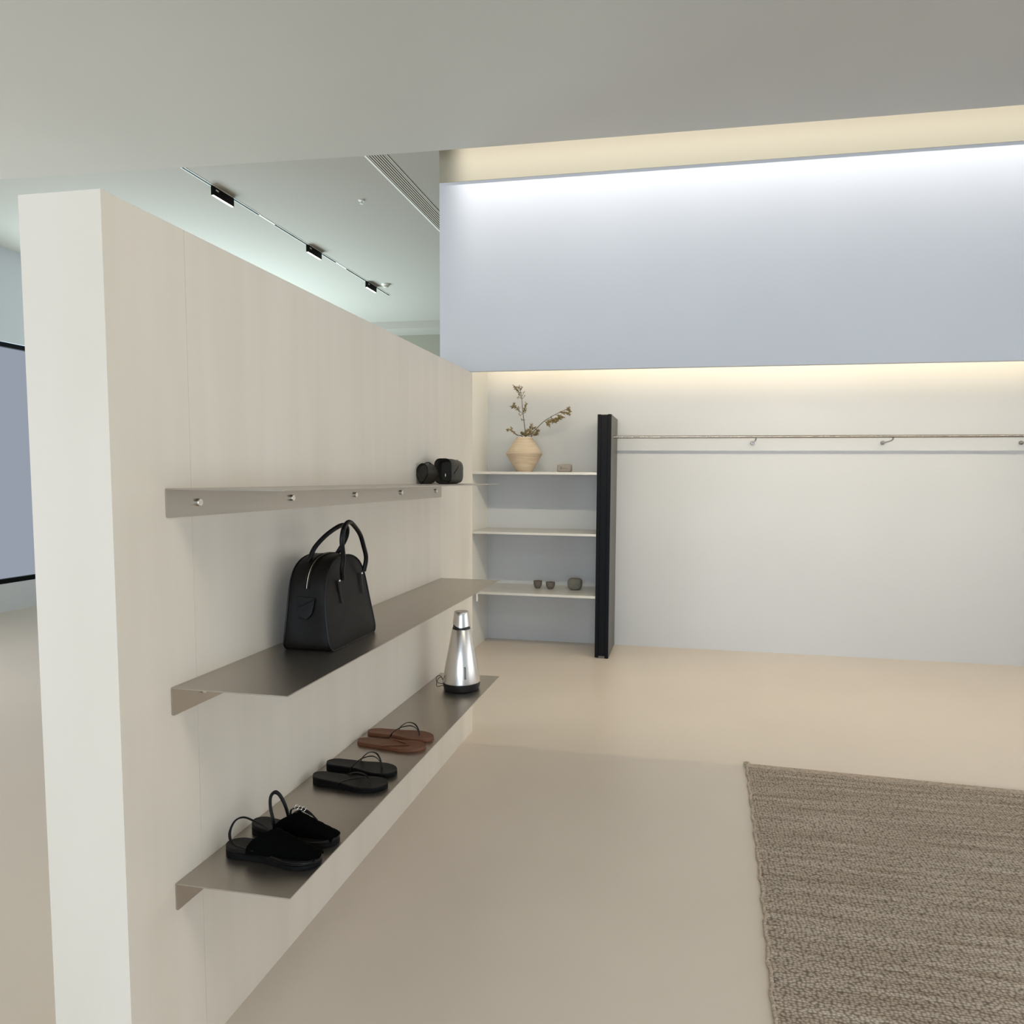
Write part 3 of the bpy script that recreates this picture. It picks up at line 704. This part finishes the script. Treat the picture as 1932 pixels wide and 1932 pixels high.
# ------------------------------------------------------------------ rug
RA = [(0.347, 3.676), (1.95, 3.606), (1.90, 0.30), (0.235, 0.30), (0.275, 1.903), (0.311, 2.616)]
t = thing('rug', 'thick knitted taupe cotton rug with a braided edge on the floor', 'rug', (0.347, 3.676, 0))
def lerp2(a, b, f): return (a[0] + (b[0] - a[0]) * f, a[1] + (b[1] - a[1]) * f)
left = [(0.347, 3.676), (0.311, 2.616), (0.275, 1.903), (0.235, 0.30)]
def leftx(y):
    for a, b in zip(left, left[1:]):
        if b[1] <= y <= a[1]: f = (a[1] - y) / (a[1] - b[1]); return a[0] + (b[0] - a[0]) * f
    return left[-1][0]
bm = bmesh.new(); NY, NX2 = 150, 60; G = []
for i in range(NY + 1):
    row = []
    for j in range(NX2 + 1):
        f = i / NY; g = j / NX2
        yt = 3.676 - 0.044 * g * 1.6; y = yt + (0.30 - yt) * f
        x0 = leftx(max(.3, min(3.676, y))) + .003 * math.sin(y * 40) + .002 * math.sin(y * 93); x = x0 + (1.92 - x0) * g
        z = .011 + .0016 * math.sin(y * 21 + .6 * math.sin(x * 5)) * math.sin(x * 1.5 + y) + .0008 * math.sin(y * 57 + x * 3)
        z -= .004 * math.exp(-((y - (2.63 - .04 * x)) / .006) ** 2)
        row.append(bm.verts.new((x - .347, y - 3.676, z)))
    G.append(row)
for i in range(NY):
    for j in range(NX2): bm.faces.new((G[i][j], G[i + 1][j], G[i + 1][j + 1], G[i][j + 1]))
# skirt
edge = [G[0][j] for j in range(NX2 + 1)] + [G[i][NX2] for i in range(1, NY + 1)] + [G[NY][j] for j in range(NX2 - 1, -1, -1)] + [G[i][0] for i in range(NY - 1, 0, -1)]
low = [bm.verts.new((v.co.x, v.co.y, 0.0)) for v in edge]
for k in range(len(edge)): k2 = (k + 1) % len(edge); bm.faces.new((edge[k], edge[k2], low[k2], low[k]))
obj('field', bm, M_rug, t, smooth=True)
def bead(bm, c, r, ax, sq=1.0):
    R = []
    e = Vector(ax).normalized(); s = e.cross(Vector((0, 0, 1))).normalized(); w = Vector((0, 0, 1))
    for i in range(1, 6):
        th = PI * i / 6
        R.append([tuple(Vector(c) + e * (r * 1.35 * math.cos(th)) + s * (r * math.sin(th) * math.cos(2 * PI * k / 8)) + w * (r * sq * math.sin(th) * math.sin(2 * PI * k / 8))) for k in range(8)])
    rings(bm, R)
bm = bmesh.new()
n = 118
for rw in range(3):
    for k in range(n):
        f = (k + (.5 if rw % 2 else 0)) / n; x = f * 1.57; y = -.0705 * f - rw * .0135 - (.0025 if rw == 0 else 0)
        bead(bm, (x, y + random.uniform(-.001, .001), .0105), .0082, (1, .5 if rw % 2 else -.5, 0), .9)
for k in range(9):
    a = k * .75; bead(bm, (.002 + .011 * math.cos(a), .004 + .010 * math.sin(a), .014), .008, (math.cos(a + 1.5), math.sin(a + 1.5), 0))
obj('top_braid', bm, M_yarn, t, smooth=True)
bm = bmesh.new()
for k in range(300):
    y = 3.672 - k * .0125
    if y < .31: break
    x = leftx(y) + .003 * math.sin(y * 40) + .002 * math.sin(y * 93)
    bead(bm, (x - .347 + .001, y - 3.676, 0.0085), .0062, (.5 * (1 if k % 2 else -1), 1, 0), 1.0)
obj('side_braid', bm, M_yarn, t, smooth=True)

# ------------------------------------------------------------------ back-room ceiling fittings
def track(y0, y1, label):
    t = thing('light_track', label, 'light track', (-3.925, y0, 3.9), 0, 'recessed light tracks in a line')
    obj('rail', B(-.0125, .0125, 0, y1 - y0, -.003, .0), M_rubber, t)
    for s in (-1, 1):
        bm = B(s * .0155 - .003, s * .0155 + .003, -.006, y1 - y0 + .006, -.004, 0); obj('trim_strip', bm, M_line, t)
    return t
track(4.4, 6.01, 'nearest black recessed light track, cut off by the lowered ceiling')
track(6.276, 7.458, 'middle black recessed light track in the back room ceiling')
track(7.713, 8.907, 'farthest black recessed light track ending near the smoke detector')
for a, b in ((6.01, 6.276), (7.458, 7.713)):
    o = obj('cover_strip', B(-3.933, -3.917, a + .008, b - .008, 3.896, 3.9), M_line)
    tag(o, 'white cover strip joining the %s two light tracks' % ('nearer' if a < 7 else 'farther'), 'cover strip', 'white cover strips')
def tlight(y0, ln, label):
    t = thing('track_light', label, 'track light', (-3.925, y0, 3.897), 0, 'black linear spotlights in the tracks')
    obj('housing', B(-.013, .013, 0, ln, -.072, 0), M_rubber, t, bevel=.002)
    obj('diffuser', B(-.009, .009, .006, ln - .006, -.0745, -.071), M_lamp, t)
    obj('end_clip', B(.0128, .0145, .03, .065, -.030, -.018), M_detector, t)
tlight(5.362, .27, 'nearest black box track light with its lit strip showing')
tlight(6.849, .275, 'middle black box track light above the partition')
tlight(8.221, .268, 'farthest black box track light next to the smoke detector')
o = thing('sprinkler_head', 'small white sprinkler head on the back room ceiling near the slot vent', 'sprinkler', (-2.834, 5.86, 3.9))
bm = bmesh.new(); lathe(bm, [(.028, 0), (.026, -.006), (.012, -.008)], 32); obj('escutcheon', bm, M_detector, o, smooth=True)
bm = bmesh.new(); lathe(bm, [(.007, -.007), (.007, -.024), (.014, -.027), (.014, -.030), (.001, -.031)], 24); obj('deflector', bm, M_detector, o, smooth=True)
o = thing('smoke_detector', 'round white smoke detector beyond the farthest track light', 'smoke detector', (-3.745, 8.39, 3.9))
bm = bmesh.new(); lathe(bm, [(.052, 0), (.052, -.012), (.046, -.020)], 40); obj('base', bm, M_detector, o, smooth=True)
bm = bmesh.new(); lathe(bm, [(.036, -.019), (.032, -.040), (.020, -.046), (.001, -.047)], 40); obj('sensor', bm, M_vent, o, smooth=True)
t = thing('slot_vent', 'long linear slot air vent in the back room ceiling beside the header', 'air vent', (-2.41, 4.3, 3.9))
obj('backing', B(.0, .162, 0, 3.4, -.002, .0), M_ventdark, t)
bm = bmesh.new(); box(bm, -.012, .004, -.01, 3.41, -.008, 0); box(bm, .156, .162, -.01, 3.41, -.006, 0); obj('frame', bm, M_line, t)
bm = bmesh.new()
for k in range(7):
    x = .010 + k * .0212; box(bm, x, x + .0115, 0, 3.4, -.005, -.0035)
obj('slat_panel', bm, M_vent, t)

# ------------------------------------------------------------------ LED strips (real fittings)
o = obj('led_strip', B(-1.30, 3.6, 3.938, 3.955, 2.602, 2.62), M_led); tag(o, 'warm LED strip under the niche soffit behind the header', 'light strip')
o = obj('led_strip', B(-1.38, 3.6, 3.76, 3.80, 3.885, 3.9), M_led); tag(o, 'warm LED strip in the slot above the lowered ceiling', 'light strip')

def area(name, loc, rot, sx, sy, power, color, spread=180):
    d = bpy.data.lights.new(name, 'AREA'); d.shape = 'RECTANGLE'; d.size = sx; d.size_y = sy; d.energy = power; d.color = color
    d.spread = math.radians(spread)
    o = bpy.data.objects.new(name, d); COL.objects.link(o); o.location = loc; o.rotation_euler = [math.radians(a) for a in rot]
    return o
# daylight through the shop window behind the camera (points +Y)
area('daylight_front', (-0.4, -3.55, 1.35), (90, 0, 0), 4.5, 2.2, 150, (0.69, 0.835, 1.0))
# daylight through the right side window (points -X)
area('daylight_right', (3.66, 3.1, 1.28), (90, 0, 90), 4.3, 2.0, 17, (0.95, 0.98, 1.0), 110)
# daylight through the left room windows (points +X)
area('daylight_left_far', (-7.1, 8.3, 1.3), (140, 0, -90), 3.4, 2.0, 310, (0.70, 0.93, 1.0), 140)
area('daylight_left_near', (-7.1, 1.5, 1.45), (90, 0, -90), 4.9, 2.2, 165, (0.97, 0.98, 1.0))
# ceiling panels in the lowered slab, behind the camera's upper edge of view
for k, (lx, ly) in enumerate(((0.3, 0.6), (1.4, 0.6), (2.5, 0.6))):
    t = thing('ceiling_light', 'square recessed ceiling light number of three over the front of the shop', 'ceiling light', (lx, ly, 3.243), 0, 'ceiling lights in the lowered slab')
    t['label'] = ('left', 'middle', 'right')[k] + ' square recessed light panel in the lowered ceiling behind the picture'
    bm = bmesh.new(); box(bm, -.32, .32, -.32, -.30, -.006, 0); box(bm, -.32, .32, .30, .32, -.006, 0); box(bm, -.32, -.30, -.30, .30, -.006, 0); box(bm, .30, .32, -.30, .30, -.006, 0)
    obj('frame', bm, M_line, t)
    obj('diffuser', B(-.30, .30, -.30, .30, -.004, 0), M_lamp, t)
    area('panel_light', (lx, ly, 3.236), (0, 0, 0), .58, .58, 2.6, (1.0, 0.975, 0.94))
# niche LED: warm wash on the back wall
area('niche_led', (1.15, 3.99, 2.57), (68, 0, 0), 4.9, 0.03, 42, (1.0, 0.88, 0.66))
area('niche_led_up', (0.85, 5.0, 2.59), (90, 0, 0), 5.4, 0.03, 8.5, (1.0, 0.77, 0.45), 40)
# slot LED washing the header from above
area('slot_led', (1.15, 3.745, 3.87), (12.8, 0, 0), 4.9, 0.03, 9.5, (1.0, 0.96, 0.93), 17.5)

w = bpy.data.worlds.new('World'); S.world = w; w.use_nodes = True
w.node_tree.nodes['Background'].inputs['Color'].default_value = (0.75, 0.85, 1.0, 1)
w.node_tree.nodes['Background'].inputs['Strength'].default_value = 0.4

# ------------------------------------------------------------------ camera
px, py, f = 1045.5, 996.9, 1315.0
X = Vector((0.98279258, 0.02188569, -0.18341148)); Y = Vector((0.18464, -0.0701, 0.98030)); Zd = Vector((-0.00861602, 0.9973067, 0.07283617))
Y = X.cross(Zd) * -1 if X.cross(Zd).z < 0 else X.cross(Zd)
# rows of R: world axes expressed in camera axes (right, down, forward)
def c2w(v): return Vector((X.dot(v), Y.dot(v), -Zd.dot(v)))
right = c2w(Vector((1, 0, 0))); up = c2w(Vector((0, -1, 0))); back = c2w(Vector((0, 0, -1)))
cam = bpy.data.cameras.new('camera'); co = bpy.data.objects.new('camera', cam); COL.objects.link(co)
co.matrix_world = Matrix(((right.x, up.x, back.x, 0), (right.y, up.y, back.y, 0), (right.z, up.z, back.z, 1.5), (0, 0, 0, 1)))
cam.sensor_width = 36; cam.sensor_fit = 'HORIZONTAL'; cam.lens = f / 1932 * 36
cam.shift_x = (966 - px) / 1932; cam.shift_y = (py - 966) / 1932
cam.clip_start = 0.05
S.camera = co
S.view_settings.view_transform = 'Standard'; S.view_settings.look = 'None'; S.view_settings.gamma = 1; S.view_settings.use_curve_mapping = False
S.view_settings.exposure = 0.0
